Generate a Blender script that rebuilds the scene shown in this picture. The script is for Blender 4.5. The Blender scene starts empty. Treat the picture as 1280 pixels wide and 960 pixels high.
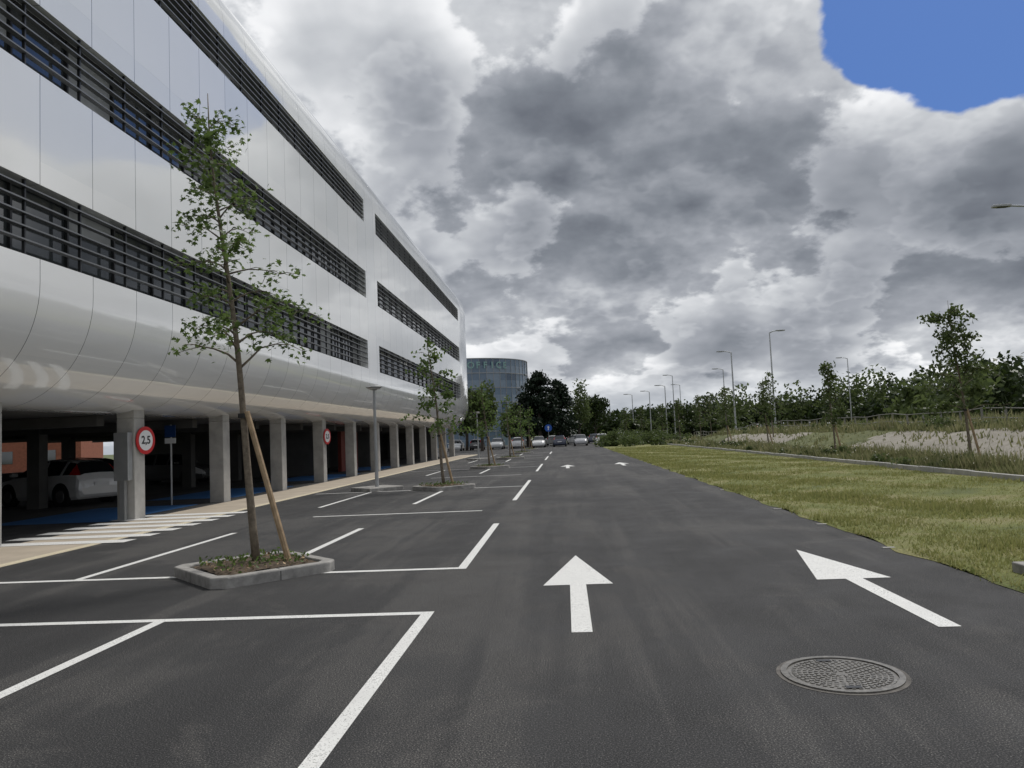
import bpy, math, random, bmesh
import numpy as np
from mathutils import Vector, Matrix, Euler
R=math.radians
random.seed(7); rng=np.random.default_rng(7)
scn=bpy.context.scene
scn.view_settings.view_transform='Standard'
try: scn.view_settings.look='None'
except Exception: pass
scn.view_settings.exposure=0

# ------------------------------------------------------------------ helpers
def link(o,parent=None):
    scn.collection.objects.link(o)
    if parent is not None: o.parent=parent
    return o
def empty(name,loc=(0,0,0),rot=0):
    o=bpy.data.objects.new(name,None); o.empty_display_size=.3
    o.location=loc; o.rotation_euler=(0,0,rot); return link(o)
class MB:
    def __init__(s): s.v=[];s.f=[];s.m=[]
    def face(s,pts,m=0):
        b=len(s.v); s.v+= [tuple(p) for p in pts]; s.f.append(list(range(b,b+len(pts)))); s.m.append(m)
    def box(s,x0,x1,y0,y1,z0,z1,m=0):
        b=len(s.v)
        s.v+=[(x0,y0,z0),(x1,y0,z0),(x1,y1,z0),(x0,y1,z0),(x0,y0,z1),(x1,y0,z1),(x1,y1,z1),(x0,y1,z1)]
        for q in [(0,3,2,1),(4,5,6,7),(0,1,5,4),(1,2,6,5),(2,3,7,6),(3,0,4,7)]:
            s.f.append([b+i for i in q]); s.m.append(m)
    def tube(s,path,rad,n=8,m=0,cap=True):
        base=len(s.v); P=[Vector(p) for p in path]
        prev=None
        for i,p in enumerate(P):
            d=(P[min(i+1,len(P)-1)]-P[max(i-1,0)])
            d=d.normalized() if d.length>1e-9 else Vector((0,0,1))
            a=Vector((1,0,0)) if abs(d.x)<.8 else Vector((0,1,0))
            if prev is not None: a=prev
            u=(a-d*a.dot(d)).normalized(); w=d.cross(u); prev=u
            for k in range(n):
                t=2*math.pi*k/n
                s.v.append(tuple(p+(u*math.cos(t)+w*math.sin(t))*rad[i]))
        for i in range(len(P)-1):
            for k in range(n):
                a0=base+i*n+k; a1=base+i*n+(k+1)%n
                s.f.append([a0,a1,a1+n,a0+n]); s.m.append(m)
        if cap:
            s.f.append([base+k for k in range(n)][::-1]); s.m.append(m)
            e=base+(len(P)-1)*n; s.f.append([e+k for k in range(n)]); s.m.append(m)
    def prism(s,pts,z0,z1,m=0):
        n=len(pts); b=len(s.v)
        s.v+=[(p[0],p[1],z0) for p in pts]+[(p[0],p[1],z1) for p in pts]
        s.f.append(list(range(b,b+n))[::-1]); s.m.append(m)
        s.f.append(list(range(b+n,b+2*n))); s.m.append(m)
        for i in range(n):
            j=(i+1)%n; s.f.append([b+i,b+j,b+n+j,b+n+i]); s.m.append(m)
    def obj(s,name,mats,parent=None,smooth=False,bevel=0,loc=None):
        me=bpy.data.meshes.new(name); me.from_pydata(s.v,[],s.f)
        if not isinstance(mats,(list,tuple)): mats=[mats]
        for mt in mats: me.materials.append(mt)
        me.polygons.foreach_set('material_index',s.m)
        if smooth: me.polygons.foreach_set('use_smooth',[True]*len(s.f))
        me.update()
        o=bpy.data.objects.new(name,me); link(o,parent)
        if loc: o.location=loc
        if bevel:
            b=o.modifiers.new('bev','BEVEL'); b.width=bevel; b.segments=2; b.limit_method='ANGLE'
        return o
def fast(name,V,k,mat,parent=None):
    V=np.asarray(V,dtype=np.float32).reshape(-1,3); n=len(V); nf=n//k
    me=bpy.data.meshes.new(name)
    me.vertices.add(n); me.vertices.foreach_set('co',V.ravel())
    me.loops.add(n); me.loops.foreach_set('vertex_index',np.arange(n,dtype=np.int32))
    me.polygons.add(nf); me.polygons.foreach_set('loop_start',np.arange(nf,dtype=np.int32)*k)
    me.update(calc_edges=True); me.materials.append(mat)
    o=bpy.data.objects.new(name,me); return link(o,parent)
def setin(nt,node,name,val):
    s=node.inputs[name]
    if hasattr(val,'links'): nt.links.new(val,s)
    else: s.default_value=val
def math_(nt,op,a,b=0.0,c=None,clamp=False):
    n=nt.nodes.new('ShaderNodeMath'); n.operation=op; n.use_clamp=clamp
    setin(nt,n,0,a); setin(nt,n,1,b)
    if c is not None: setin(nt,n,2,c)
    return n.outputs[0]
def noise(nt,vec,scale,detail=4,rough=.55,dist=0.0):
    n=nt.nodes.new('ShaderNodeTexNoise')
    n.inputs['Scale'].default_value=scale; n.inputs['Detail'].default_value=detail
    n.inputs['Roughness'].default_value=rough; n.inputs['Distortion'].default_value=dist
    if vec is not None: nt.links.new(vec,n.inputs['Vector'])
    return n.outputs[0]
def ramp(nt,fac,stops,interp='LINEAR'):
    n=nt.nodes.new('ShaderNodeValToRGB'); n.color_ramp.interpolation=interp
    e=n.color_ramp.elements
    while len(e)>1: e.remove(e[-1])
    e[0].position=stops[0][0]; c=stops[0][1]; e[0].color=(*c,1) if len(c)==3 else c
    for p,c in stops[1:]:
        x=e.new(p); x.color=(*c,1) if len(c)==3 else c
    nt.links.new(fac,n.inputs[0]); return n.outputs[0]
def mixc(nt,fac,a,b,mode='MIX'):
    n=nt.nodes.new('ShaderNodeMix'); n.data_type='RGBA'; n.blend_type=mode
    def put(s,v):
        if hasattr(v,'links'): nt.links.new(v,s)
        elif isinstance(v,(int,float)): s.default_value=v
        else: s.default_value=(*v,1) if len(v)==3 else v
    put(n.inputs[0],fac); put(n.inputs[6],a); put(n.inputs[7],b)
    return n.outputs[2]
def newmat(name):
    m=bpy.data.materials.new(name); m.use_nodes=True
    nt=m.node_tree; b=nt.nodes['Principled BSDF']; return m,nt,b
def pos(nt):
    return nt.nodes.new('ShaderNodeNewGeometry').outputs['Position']
def vop(nt,op,vec,s):
    n=nt.nodes.new('ShaderNodeVectorMath'); n.operation=op
    nt.links.new(vec,n.inputs[0])
    if hasattr(s,'links'): nt.links.new(s,n.inputs[1])
    else: n.inputs[1].default_value=s
    return n.outputs[0]
def scaled(nt,vec,s): return vop(nt,'MULTIPLY',vec,s)
def bump(nt,b,h,strength=.4,dist=.01):
    n=nt.nodes.new('ShaderNodeBump'); n.inputs['Strength'].default_value=strength; n.inputs['Distance'].default_value=dist
    nt.links.new(h,n.inputs['Height']); nt.links.new(n.outputs[0],b.inputs['Normal'])
def mat(name,col,rough=.6,var=.15,scale=3,metal=0,bs=0,bscale=60,spec=None,coat=0):
    m,nt,b=newmat(name); p=pos(nt)
    n=noise(nt,p,scale,4,.6)
    c0=tuple(x*(1-var) for x in col); c1=tuple(min(1,x*(1+var)) for x in col)
    nt.links.new(ramp(nt,n,[(.3,c0),(.7,c1)]),b.inputs['Base Color'])
    b.inputs['Roughness'].default_value=rough; b.inputs['Metallic'].default_value=metal
    if spec is not None: b.inputs['Specular IOR Level'].default_value=spec
    if coat: b.inputs['Coat Weight'].default_value=coat; b.inputs['Coat Roughness'].default_value=.05
    if bs: bump(nt,b,noise(nt,p,bscale,2,.6),bs,.01)
    return m
def leafmat(name,cols,trans=.35,rough=.5):
    m,nt,b=newmat(name)
    g=nt.nodes.new('ShaderNodeNewGeometry')
    c=ramp(nt,g.outputs['Random Per Island'],[(i/(len(cols)-1),c) for i,c in enumerate(cols)])
    n=noise(nt,g.outputs['Position'],.45,1,.5)
    c=mixc(nt,math_(nt,'MULTIPLY',n,.55),c,tuple(x*.45 for x in cols[0]))
    nt.links.new(c,b.inputs['Base Color']); b.inputs['Roughness'].default_value=rough
    b.inputs['Specular IOR Level'].default_value=.25
    t=nt.nodes.new('ShaderNodeBsdfTranslucent')
    c2=mixc(nt,.5,c,tuple(min(1,x*1.6) for x in cols[-1])); nt.links.new(c2,t.inputs[0])
    mx=nt.nodes.new('ShaderNodeMixShader'); mx.inputs[0].default_value=trans
    nt.links.new(b.outputs[0],mx.inputs[1]); nt.links.new(t.outputs[0],mx.inputs[2])
    nt.links.new(mx.outputs[0],nt.nodes['Material Output'].inputs[0])
    return m

# ------------------------------------------------------------------ world / sky
SUN_EL,SUN_AZ=R(56),R(38)
w=bpy.data.worlds.new('World'); scn.world=w; w.use_nodes=True
nt=w.node_tree; bg=nt.nodes['Background']
tc=nt.nodes.new('ShaderNodeTexCoord').outputs['Generated']
sk=nt.nodes.new('ShaderNodeTexSky'); sk.sky_type='NISHITA'; sk.sun_disc=False
sk.sun_elevation=SUN_EL; sk.sun_rotation=SUN_AZ
skc=mixc(nt,1.0,sk.outputs[0],(.06,.07,.085),'MULTIPLY')
def smooth(v,a,b,c=0,d=1):
    mr=nt.nodes.new('ShaderNodeMapRange'); mr.interpolation_type='SMOOTHSTEP'; nt.links.new(v,mr.inputs[0])
    mr.inputs[1].default_value=a; mr.inputs[2].default_value=b; mr.inputs[3].default_value=c; mr.inputs[4].default_value=d
    return mr.outputs[0]
sep=nt.nodes.new('ShaderNodeSeparateXYZ'); nt.links.new(tc,sep.inputs[0])
zc=math_(nt,'MAXIMUM',sep.outputs[2],0.0)
den=math_(nt,'ADD',zc,.40)
px=math_(nt,'DIVIDE',sep.outputs[0],den); py=math_(nt,'DIVIDE',sep.outputs[1],den)
cmb=nt.nodes.new('ShaderNodeCombineXYZ'); nt.links.new(px,cmb.inputs[0]); nt.links.new(py,cmb.inputs[1]); cmb.inputs[2].default_value=0
C0=cmb.outputs[0]
P=vop(nt,'ADD',C0,(6.1,.2,3.4)); PB=vop(nt,'ADD',vop(nt,'MULTIPLY',C0,(.95,.95,1)),(6.1,.2,3.4))
n1=noise(nt,P,2.3,7,.56); n1b=noise(nt,PB,2.3,4,.56)
n2=noise(nt,vop(nt,'ADD',P,(5.3,2.1,4)),1.1,1,.5)
n3=noise(nt,vop(nt,'ADD',P,(1.1,4.3,2)),5.2,4,.58)
t=math_(nt,'SUBTRACT',n1,.49)
m1=smooth(t,-.015,.028)
core=math_(nt,'ADD',.26,math_(nt,'MULTIPLY',t,-2.7))
V=math_(nt,'ADD',.49,math_(nt,'MULTIPLY',m1,core))
V=math_(nt,'ADD',V,math_(nt,'MULTIPLY',math_(nt,'SUBTRACT',n1,n1b),1.9))
V=math_(nt,'ADD',V,math_(nt,'MULTIPLY',math_(nt,'SUBTRACT',n2,.5),.6))
u=math_(nt,'SUBTRACT',n3,.52); m2=smooth(u,-.02,.045)
V=math_(nt,'ADD',V,math_(nt,'MULTIPLY',m2,math_(nt,'ADD',.11,math_(nt,'MULTIPLY',u,-1.0))))
def blob(d,a0,amp):
    d=Vector(d).normalized()
    n=nt.nodes.new('ShaderNodeVectorMath'); n.operation='DOT_PRODUCT'; nt.links.new(tc,n.inputs[0]); n.inputs[1].default_value=d
    return smooth(n.outputs['Value'],math.cos(R(a0)),1,0,amp)
for d,a,am in [((.12,.95,.34),14,-.31),((-.10,.95,.34),11,-.22),((.36,.9,.26),10,-.25),((.58,.80,.22),10,-.22),
               ((.42,.82,.36),7,.22),((.60,.74,.34),9,.25),((.22,.85,.48),9,.10),((-.2,.85,.5),12,.06),((.30,.95,.10),14,.10)]:
    V=math_(nt,'ADD',V,blob(d,a,am))
cl=ramp(nt,V,[(.0,(.14,.155,.185)),(.22,(.22,.24,.275)),(.45,(.36,.38,.42)),(.66,(.58,.60,.63)),(.86,(.86,.87,.89)),(1.0,(1.0,1.0,1.0))])
cl=mixc(nt,smooth(zc,0,.08,.5,0),cl,(.66,.71,.76))
bm_=math_(nt,'ADD',blob((.46,.76,.465),13,1.45),blob((.60,.70,.44),6,.5))
g=math_(nt,'ADD',bm_,math_(nt,'MULTIPLY',t,-2.0))
g=math_(nt,'ADD',g,math_(nt,'ADD',math_(nt,'MULTIPLY',u,-1.0),-.16))
blue=mixc(nt,.7,skc,(.055,.16,.50))
gm=math_(nt,'MULTIPLY',smooth(g,.38,.52),smooth(bm_,.02,.15))
nt.links.new(mixc(nt,gm,cl,blue),bg.inputs[0]); bg.inputs[1].default_value=1.03

S=Vector((math.cos(SUN_EL)*math.sin(SUN_AZ),math.cos(SUN_EL)*math.cos(SUN_AZ),math.sin(SUN_EL)))
sl=bpy.data.lights.new('sun','SUN'); sl.energy=2.4; sl.angle=R(14); sl.color=(1,.965,.91)
so=bpy.data.objects.new('sun',sl); so.rotation_euler=S.to_track_quat('Z','Y').to_euler(); so.location=(0,0,60); link(so)

# ------------------------------------------------------------------ materials
def asphalt_mat(name,k=1.0):
    m,nt,b=newmat(name); p=pos(nt)
    fine=noise(nt,p,105,2,.8); big=noise(nt,p,.22,3,.5,.5); mid=noise(nt,p,1.3,4,.6,.4)
    st=noise(nt,scaled(nt,p,(1.5,.07,1)),1.0,4,.6,.5)
    c=ramp(nt,fine,[(.28,(.005*k,.005*k,.006*k)),(.45,(.026*k,.026*k,.028*k)),(.56,(.060*k,.060*k,.060*k)),(.66,(.18*k,.175*k,.17*k)),(.75,(.36*k,.35*k,.33*k))])
    f=math_(nt,'ADD',math_(nt,'MULTIPLY',big,.8),math_(nt,'ADD',math_(nt,'MULTIPLY',mid,.35),math_(nt,'MULTIPLY',st,.7)))
    mul=ramp(nt,f,[(.60,(.58,.58,.60)),(.92,(.90,.90,.91)),(1.25,(1.42,1.39,1.35))])
    sc=noise(nt,vop(nt,'ADD',p,(13,7,0)),.6,5,.7,1.5)
    mul=mixc(nt,ramp(nt,sc,[(.56,(0,0,0)),(.72,(.5,.5,.5))]),mul,(2.0,1.92,1.8))
    nt.links.new(mixc(nt,1.0,c,mul,'MULTIPLY'),b.inputs['Base Color'])
    nt.links.new(ramp(nt,mid,[(.3,(.68,.68,.68)),(.7,(.88,.88,.88))]),b.inputs['Roughness'])
    b.inputs['Specular IOR Level'].default_value=.32
    bump(nt,b,fine,.8,.009); return m
M_asph=asphalt_mat('asphalt',.86)
def paint_mat(name,col,wear=.62):
    m,nt,b=newmat(name); p=pos(nt)
    f=noise(nt,p,90,3,.75); l=noise(nt,p,1.7,3,.6)
    s=math_(nt,'ADD',f,math_(nt,'MULTIPLY',l,.25))
    k=ramp(nt,s,[(wear+.07,(0,0,0)),(wear+.14,(1,1,1))])
    tint=ramp(nt,l,[(.3,tuple(x*.84 for x in col)),(.65,col)])
    nt.links.new(mixc(nt,k,tint,tuple(x*.30 for x in col)),b.inputs['Base Color']); b.inputs['Roughness'].default_value=.7
    bump(nt,b,f,.4,.005); return m
M_white=paint_mat('white_road_paint',(.78,.78,.76))
M_bluep=paint_mat('blue_road_paint',(.03,.14,.36),.7)
M_conc=mat('concrete',(.38,.37,.35),.85,.18,2.5,bs=.3,bscale=40)
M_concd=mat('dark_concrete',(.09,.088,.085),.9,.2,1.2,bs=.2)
M_kerb=mat('kerb_concrete',(.30,.29,.275),.9,.3,7,bs=.5,bscale=70)
M_beige=mat('beige_paving',(.42,.36,.285),.85,.14,1.2,bs=.2,bscale=90)
M_cream=paint_mat('cream_tactile',(.70,.62,.45))
M_soil=mat('soil',(.085,.062,.042),.95,.5,14,bs=.8,bscale=40)
M_dark=mat('dark_frame',(.022,.023,.025),.4,.1)
M_alu=mat('aluminium_louvre',(.20,.205,.21),.4,.12,1,metal=.5)
M_galv=mat('galvanised_steel',(.42,.43,.44),.4,.12,3,metal=.7)
M_greyp=mat('grey_lamp_paint',(.36,.37,.38),.4,.08)
M_rail=mat('rail_steel',(.22,.21,.19),.5,.1)
M_bark=mat('bark',(.17,.14,.105),.9,.35,18,bs=.8,bscale=60)
M_barkd=mat('dark_bark',(.06,.048,.038),.9,.35,6,bs=.5)
M_stake=mat('stake_wood',(.36,.26,.16),.8,.3,9,bs=.4)
M_strap=mat('rubber_strap',(.02,.02,.02),.7)
M_red=mat('red_sign',(.55,.015,.02),.4,.05); M_wsign=mat('white_sign',(.8,.8,.8),.4,.03)
M_black=mat('black_lettering',(.012,.012,.012),.5,.05); M_bsign=mat('blue_sign',(.012,.05,.18),.4,.05)
M_redw=mat('red_wall',(.16,.025,.015),.7,.2)
M_tyre=mat('tyre',(.018,.018,.018),.85,.1); M_rim=mat('rim',(.35,.35,.36),.35,.05,metal=.8)
M_glass=mat('car_glass',(.012,.015,.018),.06,.05,spec=.9)
M_tail=mat('tail_light',(.35,.01,.01),.2,.1); M_head=mat('head_light',(.7,.7,.7),.1,.05)
m,nt,b=newmat('white_panel'); p=pos(nt)
sp=nt.nodes.new('ShaderNodeSeparateXYZ'); nt.links.new(p,sp.inputs[0])
q=math_(nt,'DIVIDE',math_(nt,'ADD',sp.outputs[1],100.0),1.5)
fr=math_(nt,'FRACT',q); line=math_(nt,'LESS_THAN',fr,.011)
fl=math_(nt,'FLOOR',q)
zz=math_(nt,'FLOOR',math_(nt,'DIVIDE',sp.outputs[2],3.4))
cb=nt.nodes.new('ShaderNodeCombineXYZ'); nt.links.new(fl,cb.inputs[0]); nt.links.new(zz,cb.inputs[1])
wn=nt.nodes.new('ShaderNodeTexWhiteNoise'); nt.links.new(cb.outputs[0],wn.inputs[0])
base=ramp(nt,wn.outputs[0],[(0,(.82,.835,.85)),(1,(.89,.895,.90))])
dirt=noise(nt,scaled(nt,p,(1,1.5,.3)),.8,4,.6)
base=mixc(nt,math_(nt,'MULTIPLY',dirt,.08),base,(.6,.61,.6))
nt.links.new(mixc(nt,line,base,(.20,.20,.21)),b.inputs['Base Color'])
b.inputs['Roughness'].default_value=.10; b.inputs['Specular IOR Level'].default_value=.8
b.inputs['Coat Weight'].default_value=.8; b.inputs['Coat Roughness'].default_value=.02
ob=noise(nt,p,.7,1,.4)
tilt=math_(nt,'MULTIPLY',math_(nt,'MULTIPLY',math_(nt,'SUBTRACT',wn.outputs[0],.5),fr),.06)
bump(nt,b,math_(nt,'ADD',math_(nt,'MULTIPLY',ob,.08),tilt),.5,.35)
M_panel=m
m,nt,b=newmat('window_glass'); p=pos(nt)
nt.links.new(ramp(nt,noise(nt,p,.5,2),[(.3,(.03,.035,.04)),(.7,(.07,.078,.085))]),b.inputs['Base Color'])
b.inputs['Roughness'].default_value=.05; b.inputs['Specular IOR Level'].default_value=1.0; M_win=m
M_blind=mat('blind',(.36,.37,.38),.5,.15,2)
M_leafA=leafmat('leaf_young',[(.05,.09,.02),(.075,.13,.028),(.10,.165,.038),(.14,.20,.06)],.4)
M_leafB=leafmat('leaf_tree',[(.045,.07,.02),(.07,.10,.028),(.11,.145,.05)],.35)
M_leafD=leafmat('leaf_dark',[(.018,.032,.010),(.03,.05,.014),(.05,.075,.02)],.2)
M_leafL=leafmat('leaf_light',[(.06,.09,.028),(.085,.12,.036),(.125,.16,.06)],.35)
M_con=leafmat('conifer_needles',[(.008,.018,.010),(.014,.028,.014),(.022,.04,.02)],.1)
M_grassb=leafmat('grass_blades',[(.13,.17,.035),(.20,.24,.05),(.27,.29,.085),(.37,.345,.16)],.35)
M_weedb=leafmat('weed_blades',[(.08,.12,.03),(.13,.17,.045),(.19,.21,.085),(.32,.29,.17)],.35)
M_flow=mat('flowers',(.75,.72,.6),.8,.1)
m,nt,b=newmat('lawn'); p=pos(nt)
n=noise(nt,p,.5,5,.65,.5); f=noise(nt,p,45,3,.7)
c=ramp(nt,n,[(.34,(.11,.145,.035)),(.48,(.20,.225,.055)),(.62,(.33,.30,.14))])
c=mixc(nt,ramp(nt,f,[(.35,(1,1,1)),(.6,(0,0,0))]),c,(.09,.085,.03))
nt.links.new(c,b.inputs['Base Color']); b.inputs['Roughness'].default_value=.95; bump(nt,b,f,.8,.03); M_lawn=m
M_field=mat('field_ground',(.10,.12,.045),.95,.35,.05)

# ------------------------------------------------------------------ ground
mb=MB(); mb.face([(-1500,-300,-.06),(1500,-300,-.06),(1500,1800,-.06),(-1500,1800,-.06)]); mb.obj('ground',M_field)
mb=MB(); mb.face([(-32,-25,0),(4.05,-25,0),(4.05,62,0),(3.7,66,0),(9,74,0),(9,135,0),(-32,135,0)]); mb.obj('asphalt_road',M_asph)
mb=MB(); mb.box(-10.3,-8.62,2,74,-.05,.005); mb.obj('pavement',M_beige)
mb=MB(); mb.box(-8.62,-8.42,2,74,-.05,.007); mb.obj('tactile_strip',M_cream)
def rect(mb,x0,x1,y0,y1,z=.004): mb.face([(x0,y0,z),(x1,y0,z),(x1,y1,z),(x0,y1,z)])
mb=MB(); W=.11
XS=(-1.35,-3.90,-6.35)
def yl(x,y0,y1): rect(mb,x-W/2,x+W/2,y0,y1)
def xl(y,x0,x1): rect(mb,x0,x1,y-W/2,y+W/2)
xl(7.10,-8.4,XS[0]+W/2)
for x in XS: yl(x,2.2,7.10-W/2)
xl(9.48,-8.4,XS[0]+W/2)
for x in XS: yl(x,9.48+W/2,14.2)
for k in range(0,4):
    o=15*k
    xl(16.8+o,-5.7,-1.9)
    xl(24.5+o,-8.2,XS[0]+W/2)
    for x in XS: yl(x,19.2+o,24.5+o-W/2)
    for x in XS[:1]: yl(x,24.5+o+W/2,27.6+o)
mb.obj('parking_lines',M_white)
def arrow(x,y,L=3.9):
    mb=MB(); h=.37; hb=L-1.95; s=.085
    mb.face([(-s,0,0),(s,0,0),(s,hb,0),(-s,hb,0)]); mb.face([(-h,hb,0),(h,hb,0),(0,L,0)])
    mb.obj('road_arrow',M_white,loc=(x,y,.004))
arrow(.06,6.27); arrow(2.87,6.15); arrow(.05,36); arrow(2.75,36.5)
mb=MB()
for i in range(7):
    y=13.3+i*.85
    mb.face([(-10.9,y,.010),(-8.0,y,.010),(-8.0,y+.42,.010),(-10.9,y+.42,.010)])
mb.obj('crosswalk',M_white)
mb=MB()
for y0,y1 in [(17.5,22),(24.5,30),(34,40),(44,50)]:
    mb.face([(-14.0,y0,.004),(-10.9,y0,.004),(-10.9,y1,.004),(-14.0,y1,.004)])
mb.obj('blue_floor_marking',M_bluep)
mb=MB()
for i in (1,2,3,5):
    y=7.45+2.5*i; mb.box(3.90,4.05,y-.035,y+.035,-.02,.012)
mb.obj('bay_marker_stones',M_conc)
mb=MB(); mb.box(4.42,4.56,6.3,7.25,-.05,.13); mb.box(4.42,4.56,7.27,8.1,-.05,.125); mb.obj('edge_kerb',M_kerb,bevel=.015)

# manhole
mc,nt,b=newmat('cast_iron'); p=pos(nt)
nt.links.new(ramp(nt,noise(nt,p,30,4,.7),[(.3,(.10,.095,.088)),(.7,(.26,.25,.23))]),b.inputs['Base Color']); b.inputs['Roughness'].default_value=.42; b.inputs['Metallic'].default_value=.55
bump(nt,b,noise(nt,p,250,2),.3,.003)
M_patch=mat('worn_mortar',(.13,.12,.11),.9,.4,10,bs=.5,bscale=120)
e=empty('manhole_cover',(1.68,5.08,0))
def ring(mb,r0,r1,z0,z1,n=72,m=0):
    for k in range(n):
        a=2*math.pi*k/n; c=2*math.pi*(k+1)/n
        def pt(r,t,z): return (r*math.cos(t),r*math.sin(t),z)
        mb.face([pt(r0,a,z1),pt(r1,a,z1),pt(r1,c,z1),pt(r0,c,z1)],m)
        mb.face([pt(r1,a,z0),pt(r1,c,z0),pt(r1,c,z1),pt(r1,a,z1)],m)
        if r0>0: mb.face([pt(r0,c,z0),pt(r0,a,z0),pt(r0,a,z1),pt(r0,c,z1)],m)
mb=MB(); ring(mb,.365,.395,0,.003); mb.obj('mortar_surround',M_patch,e)
mb=MB(); ring(mb,.33,.367,0,.012); mb.obj('frame',mc,e)
mb=MB(); mb.prism([(.318*math.cos(t*math.pi/24),.318*math.sin(t*math.pi/24)) for t in range(48)],0,.005)
mb.prism([(.335*math.cos(t*math.pi/24),.335*math.sin(t*math.pi/24)) for t in range(48)],0,.0015)
for r_ in np.arange(.05,.31,.034):
    n=max(6,int(2*math.pi*r_/.04))
    for k in range(n):
        a=2*math.pi*(k+.5*(int(r_/.034)%2))/n; c,s=math.cos(a),math.sin(a); h=.011
        mb.prism([(r_*c+dx*c-dy*s, r_*s+dx*s+dy*c) for dx,dy in ((-h,-h),(h,-h),(h,h),(-h,h))],.004,.010)
mb.obj('lid',mc,e)
mb=MB()
for a in (95,265):
    c,s=.27*math.cos(R(a)),.27*math.sin(R(a)); mb.box(c-.045,c+.045,s-.02,s+.02,.004,.012)
mb.obj('lift_slots',M_dark,e)

# ------------------------------------------------------------------ lawn
gx=np.linspace(4.03,10.6,34); gy=np.linspace(-10,120,200)
mb=MB()
def lz(x,y): return .02+.02*math.sin(x*1.3+y*.4)*math.sin(y*.31)+.02*(x-4)/6
for j,y in enumerate(gy):
    for i,x in enumerate(gx):
        xx=x+(.06*math.sin(y*3.1)+.05*math.sin(y*7.7) if i==0 else 0); mb.v.append((xx,y,lz(x,y) if i>0 else .006))
for j in range(len(gy)-1):
    for i in range(len(gx)-1):
        a=j*len(gx)+i; mb.f.append([a,a+1,a+1+len(gx),a+len(gx)]); mb.m.append(0)
mb.obj('lawn',M_lawn,smooth=True)
def blades(N,x,y,z,hmin,hmax,wd,lean=.5):
    h=rng.uniform(hmin,hmax,N); a=rng.uniform(0,2*np.pi,N); l=rng.normal(0,lean,(N,2))*h[:,None]
    V=np.zeros((N,3,3)); c,s=np.cos(a)*wd,np.sin(a)*wd
    V[:,0]=np.stack([x-c,y-s,z],1); V[:,1]=np.stack([x+c,y+s,z],1); V[:,2]=np.stack([x+l[:,0],y+l[:,1],z+h],1)
    return V
N=130000
y=5.5*(75/5.5)**rng.random(N); x=4.05+6.5*rng.random(N)
x-= (rng.random(N)<.05)*rng.random(N)*.18
den=np.sin(x*2.1+y*.9)+np.sin(x*.9-y*1.7)+np.sin(x*4.3+y*3.1)*.6+.5*np.sin(x*7.7-y*5.2)
keep=(den>-.6)|(rng.random(N)<.25); x,y,den=x[keep],y[keep],den[keep]; N=len(x)
V_=blades(N,x,y,np.zeros(N)+.005,.03,.085,.005+.0007*y)
k=(den>1.2); V_[k,2,2]+=rng.uniform(0,.07,k.sum())
fast('grass',V_,3,M_grassb)

# terrain right
def sm(a,b,x):
    t=min(1,max(0,(x-a)/(b-a))); return t*t*(3-2*t)
def hgt(x,y):
    h=.10*sm(10.6,12,x)+.85*sm(13.0,17.5,x)+.25*sm(20,30,x)
    h*= 1-.9*sm(78,100,y)*(1-sm(24,40,x))
    h+= .10*math.sin(x*.9+y*.35)*math.sin(y*.23+1)*sm(12,15,x)
    h+= .09*math.sin(x*1.3+y*.6)*math.sin(y*.5-x)*sm(13,15,x)
    return h*(1-sm(120,150,y))-.04*sm(120,150,y)
m,nt,b=newmat('verge'); p=pos(nt)
at=nt.nodes.new('ShaderNodeAttribute'); at.attribute_name='sand'
n=noise(nt,p,.8,6,.7,.6); f=noise(nt,p,22,3,.7); f2=noise(nt,p,1.6,4,.6)
gc=ramp(nt,n,[(.3,(.07,.085,.03)),(.6,(.13,.14,.05)),(.75,(.2,.18,.1))])
scol=mixc(nt,.5,ramp(nt,f,[(.3,(.20,.18,.15)),(.7,(.36,.335,.29))]),ramp(nt,f2,[(.3,(.20,.18,.145)),(.65,(.35,.325,.28))]))
k=math_(nt,'GREATER_THAN',math_(nt,'ADD',at.outputs['Fac'],math_(nt,'MULTIPLY',math_(nt,'SUBTRACT',n,.5),1.2)),.5)
nt.links.new(mixc(nt,k,gc,scol),b.inputs['Base Color']); b.inputs['Roughness'].default_value=.95; bump(nt,b,f,.7,.05); M_verge=m
def sandv(x,y):
    a=sm(13.2,14.2,x)*(1-sm(17.0,17.9,x))*sm(17,20,y)*(1-sm(38,44,y))
    c=sm(13.6,14.8,x)*(1-sm(16.4,17.6,x))*sm(50,56,y)*(1-sm(70,80,y))
    return max(a,c)
xs=list(np.arange(10.75,30,.4))+list(np.arange(30,170,8)); ys=list(np.arange(-12,100,.9))+list(np.arange(100,156,5))
mb=MB(); sv=[]
for y in ys:
    for x in xs: mb.v.append((x,y,hgt(x,y)+(random.random()-.5)*.04)); sv.append(sandv(x,y))
nx=len(xs)
for j in range(len(ys)-1):
    for i in range(nx-1):
        a=j*nx+i; mb.f.append([a,a+1,a+1+nx,a+nx]); mb.m.append(0)
o=mb.obj('verge_terrain',M_verge,smooth=True)
at=o.data.attributes.new('sand','FLOAT','POINT'); at.data.foreach_set('value',sv)
mb=MB(); y=4.0
while y<115:
    xk=10.62+random.uniform(-.008,.008); dz=random.uniform(-.015,.012); mb.box(xk,xk+.14,y,y+.975,-.05,.17+dz); y+=1.0
mb.obj('verge_kerb',M_conc,bevel=.012)
def scatter(N,x0,x1,y0,y1): return x0+(x1-x0)*rng.random(N), y0*(y1/y0)**rng.random(N)
Vs=[]
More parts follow.
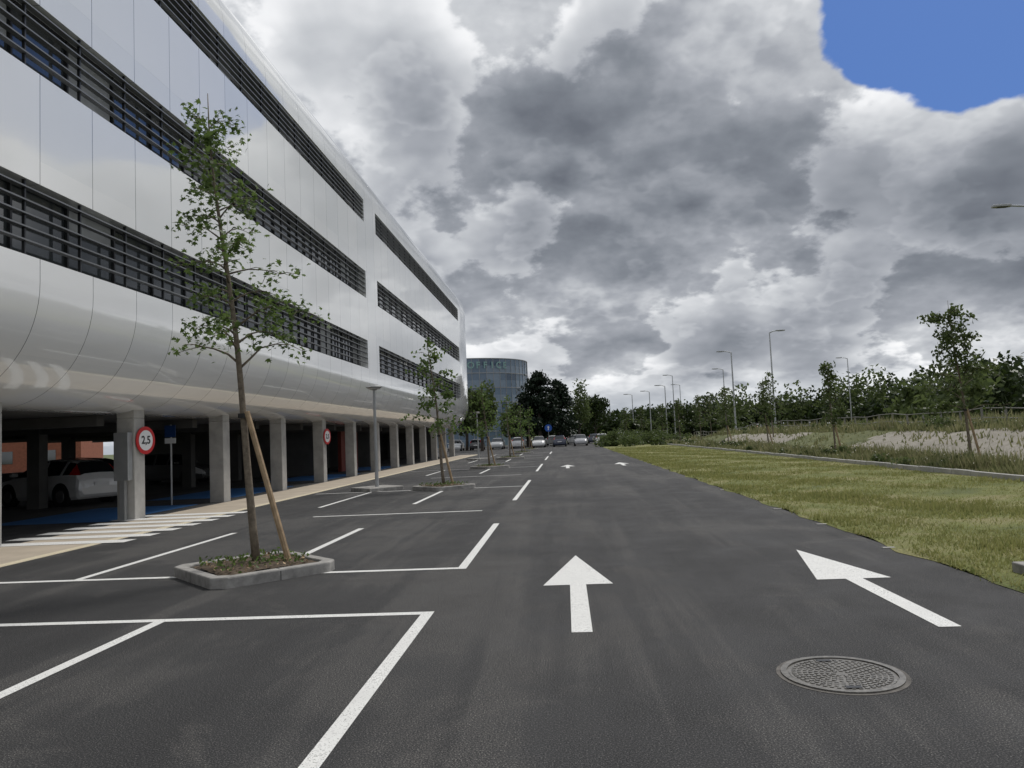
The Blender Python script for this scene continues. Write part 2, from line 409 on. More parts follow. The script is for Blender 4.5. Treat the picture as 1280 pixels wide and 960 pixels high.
for N,x0,x1,h0,h1 in [(48000,10.82,13.5,.14,.58),(3000,13.4,17.2,.1,.4),(55000,17.0,24,.2,.8),(16000,24,60,.3,.9)]:
    x,y=scatter(N,x0,x1,9,110)
    cl_=np.sin(x*1.7+y*.6)*np.sin(y*.9-x*.5)+.5*np.sin(x*4.1+y*2.2)
    k=(cl_>-.45)|(rng.random(N)<.3); x,y,cl_=x[k],y[k],cl_[k]; N=len(x)
    z=np.array([hgt(a,b_) for a,b_ in zip(x,y)])
    sc=.40+.75*np.clip(cl_,0,1)
    h=rng.uniform(h0,h1,N)*sc; V_=blades(N,x,y,z,1,1,.009+.0009*y,.3)
    B0=np.stack([x,y,z],1); V_[:,2]=B0+(V_[:,2]-B0)*h[:,None]; Vs.append(V_)
fast('wild_grass',np.concatenate(Vs),3,M_weedb)
def quads(C,s):
    N=len(C); a=rng.normal(size=(N,3)); a/=np.linalg.norm(a,axis=1)[:,None]
    b_=rng.normal(size=(N,3)); b_-=a*(a*b_).sum(1)[:,None]; b_/=np.linalg.norm(b_,axis=1)[:,None]
    s=np.broadcast_to(np.asarray(s),(N,))[:,None]
    return np.stack([C+a*s,C+b_*s*.55,C-a*s,C-b_*s*.55],1)
def blobpts(c,r,n,sub=9):
    c=np.array(c,float); r=np.array(r,float); out=[]
    per=n//sub
    for i in range(sub):
        d=rng.normal(size=3); d/=np.linalg.norm(d); cc=c+d*r*rng.uniform(.25,.78); rr=r*rng.uniform(.26,.50)
        v=rng.normal(size=(per,3)); v/=np.linalg.norm(v,axis=1)[:,None]; v*=rng.uniform(.55,1.15,(per,1))
        out.append(cc+v*rr)
    return np.concatenate(out)
Q=[]; QB=[]
for i in range(190):
    t=random.random()
    x=random.uniform(10.9,13.3) if t<.45 else random.uniform(17.2,26); y=10*(110/10)**random.random()
    if x<13.5 and y<13: continue
    r_=random.uniform(.15,.42)*(1.0 if x<14 else 1.6); z=hgt(x,y)
    (Q if random.random()<.5 else QB).append(quads(blobpts((x,y,z+r_*.5),(r_*1.2,r_*1.2,r_*.9),220,6),.025+.0012*y))
fast('verge_shrubs',np.concatenate(Q),4,M_leafL); fast('verge_bushes',np.concatenate(QB),4,M_leafB)
x,y=scatter(2600,10.9,22,10,90); z=np.array([hgt(a,b_) for a,b_ in zip(x,y)])+rng.uniform(.2,.5,len(x))
kk=(x<13.3)|(x>17); fast('wild_flowers',quads(np.stack([x,y,z],1)[kk],.012+.0006*y[kk]),4,M_flow)
Q=[]
for i in range(34):
    x=random.uniform(4.6,13); y=random.uniform(80,104); r_=random.uniform(.6,1.4)
    Q.append(quads(blobpts((x,y,r_*.6),(r_*1.5,r_*1.4,r_),420,9),.14))
fast('shrubs',np.concatenate(Q),4,M_leafL)

# ------------------------------------------------------------------ trees
LEAF=[(90,1.0),(68,.48),(48,.86),(22,.42),(0,.72),(-35,.35),(-90,.15),(-145,.35),(180,.72),(158,.42),(132,.86),(112,.48)]
def maple(C,s):
    N=len(C); nrm=rng.normal(size=(N,3)); nrm[:,2]=np.abs(nrm[:,2])+.6; nrm/=np.linalg.norm(nrm,axis=1)[:,None]
    a=rng.normal(size=(N,3)); a-=nrm*(a*nrm).sum(1)[:,None]; a/=np.linalg.norm(a,axis=1)[:,None]; b_=np.cross(nrm,a)
    s=(s*rng.uniform(.6,1.2,N))[:,None]; out=[]
    for ang,r_ in LEAF:
        c,d=math.cos(R(ang))*r_,math.sin(R(ang))*r_
        out.append(C+s*(a*d+b_*c-nrm*.25*abs(c)))
    return np.stack(out,1)
def young_tree(loc,H,cb,br,nb,nl,ls,lean=(0,0),seed=1,r0=.05,stake=None,mt=None,kind='quad',name='young_tree',up=.7,dr=(.25,1.6),brr=.30,lr=(.45,1.25),sf=.33):
    rd=random.Random(seed); e=empty(name,loc); mb=MB(); mt=mt or M_leafA
    n=14; path=[]
    for i in range(n+1):
        t=i/n; path.append(Vector((lean[0]*t+.06*math.sin(t*7+seed)*t, lean[1]*t+.06*math.cos(t*6+seed)*t, H*t)))
    mb.tube(path,[r0*(1-t/n)**.85+.005 for t in range(n+1)],10)
    pts=[]
    def at(t):
        f=t*n; i=min(n-1,int(f)); return path[i].lerp(path[i+1],f-i)
    for k in range(nb):
        u=(k+rd.random()*.9)/nb; t=cb+(.93-cb)*u; p=at(t)
        az=k*2.4+rd.uniform(-.7,.7); L=br*(1-.55*u)*rd.uniform(*lr)
        d=Vector((math.cos(az),math.sin(az),0)); q=[p]; cur=p.copy(); rise=up*rd.uniform(.4,1.4)
        for j in range(5):
            cur=cur+(d*1.0+Vector((rd.uniform(-.3,.3),rd.uniform(-.3,.3),rise*(1-.36*j)))).normalized()*L/5; q.append(cur.copy())
        mb.tube(q,[max(.003,r0*brr*(1-u*.5)*(1-j/5.5)) for j in range(6)],5)
        dens=rd.uniform(*dr)
        for j in range(2,6):
            m_=int(nl/nb/8*dens)
            if rd.random()<.7: pts+= [(q[j],.085)]*m_
            for s_ in range(rd.randint(0,2)):
                dd=(d+Vector((rd.uniform(-1.1,1.1),rd.uniform(-1.1,1.1),rd.uniform(-.7,.5)))).normalized()*L*rd.uniform(.18,.4)
                e2=q[j]+dd; mb.tube([q[j],q[j]+dd*.5+Vector((0,0,.02)),e2],[.006,.005,.003],4)
                pts+= [(e2,.075)]*m_
    for j in range(9): pts+= [(at(.93-.045*j),.07)]*max(2,int(nl/260))
    mb.obj('trunk',M_bark,e,smooth=True)
    C=np.array([list(p) for p,_ in pts])+rng.normal(size=(len(pts),3))*np.array([[s*.9*(ls/.055)**.5] for _,s in pts])
    if kind=='maple': fast('leaves',maple(C,ls),len(LEAF),mt,e)
    else: fast('leaves',quads(C,ls),4,mt,e)
    if stake:
        for sx,sy in stake:
            mb=MB(); top=at(sf)
            mb.tube([(sx,sy,-.05),(sx*.1+top.x+.02,sy*.1+top.y-.03,top.z)],[.042,.038],8)
            mb.obj('stake',M_stake,e,smooth=False)
        mb=MB(); p=at(sf-.008); mb.tube([p-Vector((0,0,.03)),p+Vector((0,0,.03))],[.07,.07],10); mb.obj('strap',M_strap,e)
    return e
def island(x,y,h=1.02,zt=.13):
    e=empty('tree_island_kerb',(x,y,0)); mb=MB()
    def octo(h,c): return [(h,-c),(h,c),(c,h),(-c,h),(-h,c),(-h,-c),(-c,-h),(c,-h)]
    O=octo(h,.10); I=octo(h-.17,.08)
    n=8
    for i in range(n):
        j=(i+1)%n
        a,b_,c_,d=O[i],O[j],I[j],I[i]
        mb.face([(*a,zt),(*b_,zt),(*c_,zt),(*d,zt)]); mb.face([(*a,-.02),(*b_,-.02),(*b_,zt),(*a,zt)]); mb.face([(*d,zt),(*c_,zt),(*c_,.02),(*d,.02)])
    o=mb.obj('kerb',M_kerb,e,bevel=0)
    bm=bmesh.new(); bm.from_mesh(o.data); bmesh.ops.remove_doubles(bm,verts=bm.verts,dist=.001); bm.to_mesh(o.data); bm.free()
    bv=o.modifiers.new('b','BEVEL'); bv.width=.02; bv.segments=2; bv.limit_method='ANGLE'
    mb=MB()
    for sx,sy in ((1,1),(1,-1),(-1,1),(-1,-1)):
        cx,cy=sx*(h+.10)/2,sy*(h+.10)/2; ux,uy=sx*.7071,sy*.7071; tx,ty=-uy*.005,ux*.005
        mb.face([(cx+tx+ux*.002,cy+ty+uy*.002,0),(cx-tx+ux*.002,cy-ty+uy*.002,0),(cx-tx+ux*.002,cy-ty+uy*.002,zt-.02),(cx+tx+ux*.002,cy+ty+uy*.002,zt-.02)])
        mb.face([(cx+tx-ux*.02,cy+ty-uy*.02,zt+.002),(cx-tx-ux*.02,cy-ty-uy*.02,zt+.002),(cx-tx-ux*.12,cy-ty-uy*.12,zt+.002),(cx+tx-ux*.12,cy+ty-uy*.12,zt+.002)])
    mb.obj('kerb_joints',M_dark,e)
    mb=MB(); g=16; hh=h-.16
    for j in range(g+1):
        for i in range(g+1):
            a=-1+2*i/g; b_=-1+2*j/g
            X=(a+b_)/2*hh; Y=(a-b_)/2*hh; mb.v.append((X,Y,zt-.03+.06*max(0,1-(X*X+Y*Y)/.6)+random.uniform(-.015,.015)))
    for j in range(g):
        for i in range(g):
            a=j*(g+1)+i; mb.f.append([a,a+g+1,a+g+2,a+1]); mb.m.append(0)
    mb.obj('soil',M_soil,e)
    N=260; ab=rng.uniform(-.95,.95,(N,2)); X=(ab[:,0]+ab[:,1])/2*hh; Y=(ab[:,0]-ab[:,1])/2*hh
    fast('weeds',quads(np.stack([X,Y,zt+rng.uniform(0,.10,N)],1),.032),4,M_leafA,e)
    N=160; ab=rng.uniform(-.95,.95,(N,2)); X=(ab[:,0]+ab[:,1])/2*hh; Y=(ab[:,0]-ab[:,1])/2*hh
    fast('bark_chips',quads(np.stack([X,Y,zt+rng.uniform(-.01,.04,N)],1),.03),4,M_stake,e)
    return e
island(-4.05,9.62)
young_tree((-4.02,9.62,.12),6.3,.39,.92,30,2700,.062,lean=(-.56,.1),seed=5,r0=.05,stake=[(.42,.05)],kind='maple',up=.9,dr=(.35,1.6),brr=.38,lr=(.55,1.2),sf=.31)
hs=[5.0,4.6,4.7,4.5,4.6]
for k in range(5):
    yy=24.6+15*k; island(-4.0,yy)
    young_tree((-4.0,yy,.12),hs[k],.30,.85,20,[1050,600,450,400,350][k],.06+.014*(k+1),lean=(-.35+.1*k,.1),seed=11+k,stake=[(.3,.1)])
vt=[(13.0,25.5,5.3,1.2,3200),(12.7,37,4.5,.75,1100),(13,50,4.6,.8,800),(13,62,4.9,1.1,700),(13,74,4.9,1.0,600),(12.8,86,5,1,500),(12.5,98,5,1.1,500),(10.5,104,5,1.1,450),(16,60,5.2,1,550),(17,90,5.2,1.2,500),(9,112,5.2,1.2,450)]
for i,(x,y,h,b_,nl) in enumerate(vt):
    young_tree((x,y,hgt(x,y)),h,.28,b_,30,nl,.045+.0011*y,lean=(-.35 if i==0 else -.15,0),seed=50+i,stake=[(.35,.1)] if i<4 else None,mt=M_leafB,up=1.3,r0=.045)
def big_tree(loc,h,r,mt,n=2600,s=.22,name='tree',tr=.22):
    e=empty(name,loc); mb=MB(); mb.tube([(0,0,-.1),(.1,0,h*.3),(0,.1,h*.75)],[tr,tr*.8,tr*.25],8)
    for k in range(7):
        a=k*2.4; z0=h*(.25+.06*k); mb.tube([(0,0,z0),(math.cos(a)*r*.4,math.sin(a)*r*.4,z0+h*.12),(math.cos(a)*r*.7,math.sin(a)*r*.7,z0+h*.2)],[tr*.4,tr*.25,tr*.08],5)
    mb.obj('trunk',M_barkd,e)
    C=blobpts((0,0,h*.6),(r,r,h*.42),n,15); fast('leaves',quads(C,s),4,mt,e); return e
big_tree((-10.0,91,0),9.2,2.3,M_leafB,2600,.22)
big_tree((-7.5,112,0),6.5,2.6,M_leafB,1800,.25)
big_tree((-5.5,118,0),6.0,2.4,M_leafL,1500,.25)
big_tree((2.4,131,0),10.8,2.9,M_leafL,1500,.26)
big_tree((5.5,140,0),8.5,3.2,M_leafD,2000,.3)
big_tree((-13,100,0),8.5,3,M_leafD,2200,.3)
def conifer(loc,h,r,n=7000):
    e=empty('pine_tree',loc); mb=MB(); mb.tube([(0,0,-.1),(0,0,h*.98)],[.28,.04],8); mb.obj('trunk',M_barkd,e)
    C=[]
    for i in range(70):
        t=random.random()**.8; z=h*(.10+.88*t); L=r*(1-t)**.65*random.uniform(.7,1.15)+.25; a=random.uniform(0,6.28)
        m_=int(n/70); u=np.sqrt(rng.random(m_))
        C.append(np.stack([np.cos(a)*L*u+rng.normal(0,.28,m_)*(.4+u),np.sin(a)*L*u+rng.normal(0,.28,m_)*(.4+u),z+L*.16*u+rng.normal(0,.22,m_)],1))
    fast('needles',quads(np.concatenate(C),.24),4,M_con,e)
conifer((-3.6,110,0),10.6,3.9); conifer((-1.0,113,0),9.4,3.3); conifer((-5.6,114,0),7.8,2.8)
Q=[];QD=[]
def tl(a,rng_,h,mtL=False,r=None):
    x=rng_*math.sin(R(a)); y=rng_*math.cos(R(a)); r=r or h*.55
    C=blobpts((x,y,h*.52),(r,r,h*.5),700,11); (Q if mtL else QD).append(quads(C,.40))
a=-.5
while a<58:
    base=155-35*sm(15,32,a)
    h=7.4+2.0*sm(4,14,a)+1.0*sm(20,30,a)
    tl(a,base+random.uniform(-8,14),h*random.uniform(.78,1.12),random.random()<.15)
    if random.random()<.5: tl(a+.5,base-22,h*random.uniform(.35,.6),random.random()<.5)
    a+=random.uniform(.9,1.5)*155/base*.95
for a in np.arange(-75,-36,2.2): tl(a,150,11)
tl(26,82,6.6,True,4.5); tl(24.3,88,6.0,True,3.5); tl(29.5,92,8,False,4)
fast('distant_trees',np.concatenate(QD),4,M_leafD); fast('distant_light_trees',np.concatenate(Q),4,M_leafL)
C=[]
for a in np.arange(-2,60,.35):
    d=168-35*sm(15,32,a); C.append(np.array([[d*math.sin(R(a)),d*math.cos(R(a)),0]])+rng.uniform(-1,1,(50,3))*[2,3,0]+np.stack([np.zeros(50),np.zeros(50),rng.uniform(0,6,50)],1))
fast('woodland_understorey',quads(np.concatenate(C),.8),4,M_leafD)

# ------------------------------------------------------------------ main building
B=empty('white_office_building')
XF=-9.0; XB=-27.0
prof=[]
nb_=18
for i in range(nb_+1):
    t=math.pi/2*(1-i/nb_); prof.append((-11+2*math.cos(t),4.65-2.1*math.sin(t)))
bands=[(5.05,6.38),(8.38,9.66),(12.02,13.10)]
for z0,z1 in bands: prof.append((XF,z0)); prof.append((XF,z1))
prof.append((XF,13.35))
for i in range(1,13):
    t=math.pi/2*i/12; prof.append((-10.5+1.5*math.cos(t),13.35+2.0*math.sin(t)))
prof.append((XB,15.35))
Y0=-14; YE=73.0; Rr=1.6
st=[(Y0,0),(-11.9,0),(34.8,0),(37.0,0),(66.6,0),(YE-Rr,0)]
for i in range(1,9):
    t=math.pi/2*i/8; st.append((YE-Rr+Rr*math.sin(t),Rr*(1-math.cos(t))))
mb=MB(); idx={}
for j,(y,d) in enumerate(st):
    for i,(x,z) in enumerate(prof):
        cz=8.8; kz=(abs(z-cz)/6.2)**2
        xx=x-d*(1 if x>-12 else 0); z2=z-d*kz*(1 if z>cz else -1)*.9
        idx[j,i]=len(mb.v); mb.v.append((xx,y,z2))
opens=[(-11.9,34.8),(37.0,66.6)]
for j in range(len(st)-1):
    for i in range(len(prof)-1):
        z0,z1=prof[i][1],prof[i+1][1]
        isb=any(abs(z0-a)<1e-6 and abs(z1-b_)<1e-6 for a,b_ in bands)
        if isb and any(abs(st[j][0]-a)<1e-6 for a,_ in opens): continue
        mb.f.append([idx[j,i],idx[j+1,i],idx[j+1,i+1],idx[j,i+1]]); mb.m.append(0)
mb.f.append([idx[len(st)-1,i] for i in range(len(prof))]); mb.m.append(0)
mb.obj('facade_panels',M_panel,B,smooth=True)
mb=MB(); mb.box(XB,-12,YE-.4,YE-.2,2.6,13.5); mb.box(XB-.2,XB,Y0,YE-.2,2.6,14.9); mb.obj('rear_walls',M_panel,B)
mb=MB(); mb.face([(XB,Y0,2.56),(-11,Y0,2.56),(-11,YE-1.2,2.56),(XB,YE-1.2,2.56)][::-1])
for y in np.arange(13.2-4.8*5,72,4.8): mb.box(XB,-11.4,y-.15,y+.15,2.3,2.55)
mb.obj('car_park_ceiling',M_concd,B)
mr=MB(); mg=MB(); mf=MB(); ms=MB()
for z0,z1 in bands:
    for ya,yb in opens:
        D=.36
        mr.face([(XF,ya,z0),(XF,yb,z0),(XF-D,yb,z0),(XF-D,ya,z0)]); mr.face([(XF,ya,z1),(XF-D,ya,z1),(XF-D,yb,z1),(XF,yb,z1)])
        mr.face([(XF,ya,z0),(XF-D,ya,z0),(XF-D,ya,z1),(XF,ya,z1)]); mr.face([(XF,yb,z0),(XF,yb,z1),(XF-D,yb,z1),(XF-D,yb,z0)])
        n=round((yb-ya)/1.5); s=(yb-ya)/n
        for k in range(n):
            a=ya+k*s; bl=random.random()
            mg.face([(XF-D,a,z0),(XF-D,a+s,z0),(XF-D,a+s,z1),(XF-D,a,z1)],0)
            if bl<.35:
                zb=z1-(z1-z0)*random.choice([.35,.6,.95]); mg.face([(XF-D+.008,a+.06,zb),(XF-D+.008,a+s-.06,zb),(XF-D+.008,a+s-.06,z1-.05),(XF-D+.008,a+.06,z1-.05)],1)
            mf.box(XF-D+.01,XF-D+.06,a-.025,a+.025,z0+.002,z1-.002)
            mf.box(XF-.10,XF-.045,a-.018,a+.018,z0+.004,z1-.004)
        mf.box(XF-D+.012,XF-D+.05,ya+.04,yb-.04,z0+.003,z0+.05); mf.box(XF-D+.012,XF-D+.05,ya+.04,yb-.04,z1-.05,z1-.003)
        for k in range(5):
            zz_=z0+(z1-z0)*(.20+.175*k); ms.box(XF-.13,XF-.01,ya+.01,yb-.01,zz_-.013,zz_+.013)
mr.obj('window_reveals',M_panel,B); mg.obj('windows',[M_win,M_blind],B); mf.obj('window_frames',M_dark,B); ms.obj('louvres',M_alu,B)
mb=MB()
PY=[13.2-4.8*k for k in range(1,6)][::-1]+[13.2+4.8*k for k in range(13)]
for y in PY:
    if y>72: continue
    mb.box(-10.85,-10.4,y-.23,y+.23,-.05,2.45)
    mb.prism([(-10.85,y-.23),(-10.4,y-.23),(-10.4,y+.23),(-10.85,y+.23)],2.45,2.75)
mb.obj('columns',M_conc,B,bevel=.02)
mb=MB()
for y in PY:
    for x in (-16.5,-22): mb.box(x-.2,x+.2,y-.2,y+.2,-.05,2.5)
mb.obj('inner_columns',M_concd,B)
mb=MB()
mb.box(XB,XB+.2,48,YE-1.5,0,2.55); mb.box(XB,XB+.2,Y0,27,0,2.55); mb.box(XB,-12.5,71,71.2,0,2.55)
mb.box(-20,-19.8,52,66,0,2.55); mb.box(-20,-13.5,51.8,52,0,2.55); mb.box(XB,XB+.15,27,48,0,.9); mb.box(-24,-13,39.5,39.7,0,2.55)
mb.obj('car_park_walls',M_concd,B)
mb=MB(); mb.box(-13.2,-13.0,43.5,47,.0,2.55); mb.obj('red_partition',M_redw,B)

# ------------------------------------------------------------------ signs & lamps
def text(s,size,parent,loc,rot,mt,name='lettering'):
    c=bpy.data.curves.new(name,'FONT'); c.body=s; c.size=size; c.align_x='CENTER'; c.align_y='CENTER'; c.extrude=.002; c.offset=size*.02
    c.materials.append(mt); o=bpy.data.objects.new(name,c); o.location=loc; o.rotation_euler=rot; link(o,parent); return o
def disc(mb,x0,x1,r,m=0,n=40):
    mb.tube([(x0,0,0),(x1,0,0)],[r,r],n,m)
def limit_sign(y,zc=1.95):
    e=empty('height_limit_sign',(-10.33,y,zc),R(-8))
    mb=MB(); disc(mb,0,.02,.34); mb.obj('red_rim',M_red,e)
    mb=MB(); disc(mb,.018,.024,.25); mb.obj('white_face',M_wsign,e)
    text('2,5',.27,e,(.027,0,0),(R(90),0,R(90)),M_black)
    mb=MB(); mb.box(-.12,0,-.03,.03,-.05,.05); mb.obj('bracket',M_galv,e)
limit_sign(18.12,1.9); limit_sign(32.5)
e=empty('meter_box',(-10.62,17.66,1.2)); mb=MB(); mb.box(-.18,.18,-.1,.1,-.25,.9); mb.obj('box',M_galv,e,bevel=.01); mb=MB(); mb.box(-.06,.06,-.06,.06,-1.2,-.25); mb.obj('conduit',M_galv,e)
e=empty('parking_sign',(-11.85,22.2,0)); mb=MB(); mb.tube([(0,0,0),(0,0,2.4)],[.03,.03],8); mb.obj('post',M_galv,e)
mb=MB(); mb.box(-.17,.17,-.045,-.03,2.03,2.38); mb.obj('blue_panel',M_bsign,e); mb=MB(); mb.box(-.17,.17,-.045,-.03,1.84,2.0); mb.obj('white_panel',M_wsign,e)
e=empty('round_blue_sign',(-1.9,88,0)); mb=MB(); mb.tube([(0,0,0),(0,0,2.5)],[.03,.03],8); mb.obj('post',M_galv,e)
M_bsign2=mat('blue_sign_bright',(.01,.09,.42),.4,.05)
mb=MB(); mb.tube([(0,-.05,2.4),(0,-.03,2.4)],[.42,.42],30); mb.obj('disc',M_bsign2,e)
mb=MB(); mb.prism([(-.05,0),(.05,0),(.05,.3),(.14,.3),(0,.5),(-.14,.3),(-.05,.3)],0,.006); o=mb.obj('arrow',M_wsign,e); o.rotation_euler=(R(90),0,0); o.location=(0,-.052,2.15)
def path_lamp(x,y,kerb=True,h=3.5):
    e=empty('path_lamp',(x,y,0)); mb=MB()
    mb.tube([(0,0,0),(0,0,.9),(0,0,h-.12)],[.07,.055,.045],12); mb.tube([(0,0,0),(0,0,.03)],[.16,.16],12); mb.obj('pole',M_greyp,e,smooth=False)
    mb=MB(); mb.tube([(0,0,h-.14),(0,0,h-.08),(0,0,h-.03),(0,0,h)],[.08,.22,.28,.24],28); mb.obj('lamp_head',M_greyp,e)
    mb=MB(); mb.tube([(0,0,h-.105),(0,0,h-.09)],[.18,.20],24); mb.obj('diffuser',M_wsign,e)
    if kerb:
        mb=MB(); mb.prism([(.9,0),(0,.9),(-.9,0),(0,-.9)],-.02,.13); mb.obj('kerb_base',M_kerb,e,bevel=.03)
path_lamp(-6.35,25.2); path_lamp(-6.35,55.2); path_lamp(-6.35,85,False)
def street_lamp(x,y,z,h=10,arm=-1.4,r=.09):
    e=empty('street_lamp',(x,y,z)); mb=MB(); mb.tube([(0,0,-.2),(0,0,.8),(0,0,.82),(0,0,h-.1)],[r*1.25,r*1.2,r,r*.6],12)
    mb.tube([(0,0,h-.12),(arm*.3,0,h),(arm*.7,0,h+.06)],[.05,.045,.04],8); mb.obj('pole',M_galv,e)
    mb=MB(); s=1 if arm>0 else -1
    a0,a1=sorted((arm*.62,arm*.62+s*.85))
    mb.prism([(a0,-.09),(a0+.2,-.17),(a1-.15,-.17),(a1,-.08),(a1,.08),(a1-.15,.17),(a0+.2,.17),(a0,.09)],h+.01,h+.11); mb.obj('lamp_head',M_greyp,e,bevel=.02)
    mb=MB(); mb.box(a0+.25,a1-.2,-.12,.12,h-.005,h+.012); mb.obj('led_panel',M_dark,e)
street_lamp(21.4,34.8,1.1,9.75,-1.7); street_lamp(19.2,71,1.1,9.1,.9); street_lamp(22.5,108,hgt(22.5,108),9.6,-1.1); street_lamp(22,145,0,10,-1.3)
street_lamp(18.7,85,hgt(18.7,85),9.1,-1.2,.11); street_lamp(41,112,1.0,9.8,-1.2); street_lamp(14.7,111,0,8,-1); street_lamp(14,125,0,8,-1); street_lamp(17,119,0,10,-1); street_lamp(11.9,133,0,8,-1); street_lamp(9,150,0,8,-1)
mb=MB()
ysr=np.arange(14,122,2.0)
for y in ysr: z=hgt(20,y); mb.box(19.96,20.04,y-.04,y+.04,z-.1,z+1.0)
for a,b_ in zip(ysr[:-1],ysr[1:]):
    for dz in (.95,.5):
        mb.tube([(20.0,a,hgt(20,a)+dz),(20.0,b_,hgt(20,b_)+dz)],[.03,.03],6)
mb.obj('rail_fence',M_rail)

# ------------------------------------------------------------------ glass building
e=empty('round_glass_building',(-19.5,152,0)); RR=12.5; HH=16.4
gm_=[mat('facade_glass_a',(.13,.19,.27),.25,.1,spec=.6),mat('facade_glass_b',(.20,.26,.34),.25,.1,spec=.6),mat('facade_glass_c',(.07,.11,.17),.2,.1,spec=.6)]
mb=MB(); nseg=56; nfl=6; mm=MB()
for k in range(nseg):
    a=2*math.pi*k/nseg; c=2*math.pi*(k+1)/nseg
    for f in range(nfl*2):
        z0=HH*f/(nfl*2); z1=HH*(f+1)/(nfl*2)
        mb.face([(RR*math.cos(a),RR*math.sin(a),z0),(RR*math.cos(c),RR*math.sin(c),z0),(RR*math.cos(c),RR*math.sin(c),z1),(RR*math.cos(a),RR*math.sin(a),z1)],random.choice([0,0,1,2]) if f%2 else random.choice([0,1,1]))
    x,y=(RR+.04)*math.cos(a),(RR+.04)*math.sin(a); mm.tube([(x,y,0),(x,y,HH)],[.05,.05],4)
for f in range(nfl+1):
    z=HH*f/nfl; ring(mm,RR-.05,RR+.1,z-.06,z+.06,56)
mb.face([(RR*math.cos(2*math.pi*k/nseg),RR*math.sin(2*math.pi*k/nseg),HH) for k in range(nseg)])
mb.obj('glass_wall',gm_,e); mm.obj('mullions',M_greyp,e)
M_let=mat('pale_lettering',(.25,.42,.40),.5)
for i,ch in enumerate('OFFICE'):
    a=R(-78+i*6.2); rr=RR+.35; text(ch,1.7,e,(rr*math.cos(a),rr*math.sin(a),HH-1.35),(R(90),0,a+R(90)),M_let,'letter_%d'%i)
e=empty('brick_house',(-62,80,0),R(20)); M_brick=mat('brick',(.26,.09,.055),.85,.2,4); mb=MB(); mb.box(-9,9,-5,5,0,5.5); mb.obj('walls',M_brick,e)
mb=MB(); mb.face([(-9.4,-5.4,5.4),(9.4,-5.4,5.4),(9.4,0,8.2),(-9.4,0,8.2)]); mb.face([(9.4,5.4,5.4),(-9.4,5.4,5.4),(-9.4,0,8.2),(9.4,0,8.2)]); mb.obj('roof',M_barkd,e)
mb=MB()
for x in (-6,-2,2,6):
    for z in (1,3.4): mb.box(x-.6,x+.6,-5.04,-5.0,z,z+1.3)
mb.obj('windows',M_win,e)

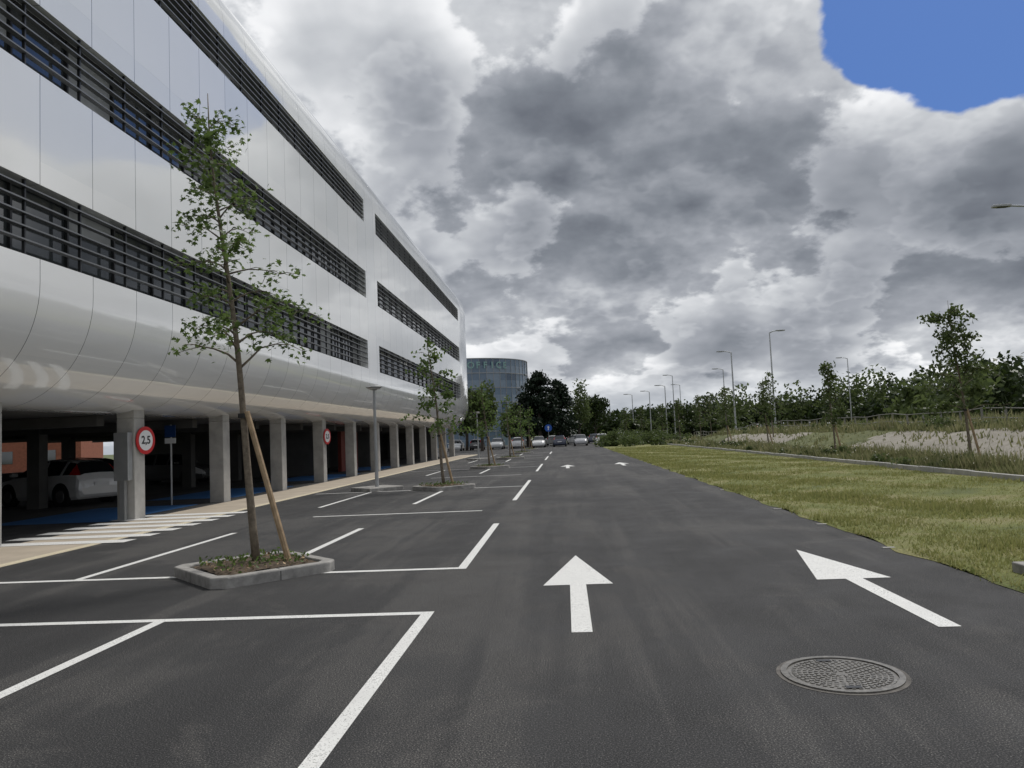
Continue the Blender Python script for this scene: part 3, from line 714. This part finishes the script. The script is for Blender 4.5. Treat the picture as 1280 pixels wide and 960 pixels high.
# ------------------------------------------------------------------ cars
def car(x,y,rot,col,name='parked_car',z=0,metal=.1):
    e=empty(name,(x,y,z),rot)
    pm=mat('car_paint',col,.25,.03,1,metal=metal,coat=.8)
    S_=[(2.05,.60,.36,.52,.54,.5),(1.97,.78,.24,.66,.70,.62),(1.6,.85,.20,.82,.88,.70),(1.05,.87,.20,.93,.99,.72),(.30,.875,.20,.96,1.42,.58),(.22,.875,.2,.96,1.44,.58),
        (-.35,.875,.20,.97,1.49,.58),(-.45,.875,.2,.97,1.49,.58),(-1.20,.87,.20,.99,1.45,.56),(-1.32,.87,.2,.99,1.44,.56),(-1.62,.86,.20,1.0,1.38,.55),(-1.92,.82,.22,.98,1.02,.64),(-2.0,.78,.28,.80,.82,.6),(-2.06,.72,.36,.58,.60,.55)]
    mb=MB(); K=None
    for (xx,hw,zb,zt,zr,hr) in S_:
        half=[(0,zb),(hw*.88,zb),(hw*.98,zb+.12),(hw,(zb+zt)/2),(hw*.96,zt),(hr,zr-.04),(hr*.8,zr),(0,zr+.02)]
        ringp=half+[(-a,b_) for a,b_ in half[-2:0:-1]]; K=len(ringp)
        mb.v+=[(xx,a,b_) for a,b_ in ringp]
    for i in range(len(S_)-1):
        xa,xb=S_[i][0],S_[i+1][0]
        for k in range(K):
            a=i*K+k; b_=i*K+(k+1)%K; m_=0
            if k in (4,9) and xa<=1.05 and xb>=-1.62 and (xa-xb)>.2: m_=1
            if k in (5,6,7,8) and (abs(xa-1.05)<.01 or abs(xa+1.62)<.01): m_=1
            if k in (4,9) and abs(xa+1.62)<.01: m_=2
            if k in (3,10) and abs(xa-1.97)<.01: m_=3
            mb.f.append([a,a+K,b_+K,b_]); mb.m.append(m_)
    mb.f.append(list(range(K))); mb.m.append(0); L=(len(S_)-1)*K; mb.f.append(list(range(L,L+K))[::-1]); mb.m.append(0)
    mb.obj('body',[pm,M_glass,M_tail,M_head],e,bevel=.015)
    mt_=MB(); rm=MB(); ar=MB()
    for wx in (1.28,-1.28):
        for s in (1,-1):
            mt_.tube([(wx,s*.66,.32),(wx,s*.885,.32)],[.32,.32],24); rm.tube([(wx,s*.87,.32),(wx,s*.895,.32)],[.21,.19],14)
            ar.tube([(wx,s*.7,.36),(wx,s*.878,.36)],[.39,.39],24)
    ar.obj('wheel_arches',M_black,e); mt_.obj('tyres',M_tyre,e); rm.obj('rims',M_rim,e)
    mb=MB(); mb.box(-2.075,-2.05,-.26,.26,.62,.74); mb.obj('plate',M_wsign,e)
    mb=MB()
    for s in (1,-1): mb.box(.72,.9,s*.98-.1,s*.98+.1,.98,1.1)
    mb.obj('mirrors',pm,e,bevel=.03); return e
car(-16.9,24.4,R(160),(.75,.75,.75)); car(-21,31,R(178),(.02,.02,.025)); car(-19.5,36.5,R(0),(.1,.1,.1)); car(-19,46,R(180),(.05,.06,.09))
cols=[(.7,.7,.7),(.05,.05,.055),(.45,.46,.47),(.65,.65,.66),(.72,.72,.72),(.05,.06,.10),(.4,.4,.42),(.7,.7,.7)]
for i in range(9):
    car(-14.5+i*2.75,101+random.uniform(-.4,.4),R(90 if i%2 else -90),cols[i%8])
for i in range(5): car(-2+i*3.2,119,R(88),cols[(i+3)%8])
car(30,115,R(0),(.6,.6,.6),z=hgt(30,115))

# ------------------------------------------------------------------ camera
cd=bpy.data.cameras.new('camera'); cam=bpy.data.objects.new('camera',cd); link(cam)
cd.sensor_width=36; cd.lens=36*950/1280; cd.clip_end=4000; cd.clip_start=.05
cam.matrix_world=Matrix.Translation((0,0,1.6))@Matrix.Rotation(R(3.82),4,'Z')@Matrix.Rotation(R(90+3.95),4,'X')@Matrix.Rotation(R(-2.5),4,'Z')
scn.camera=cam
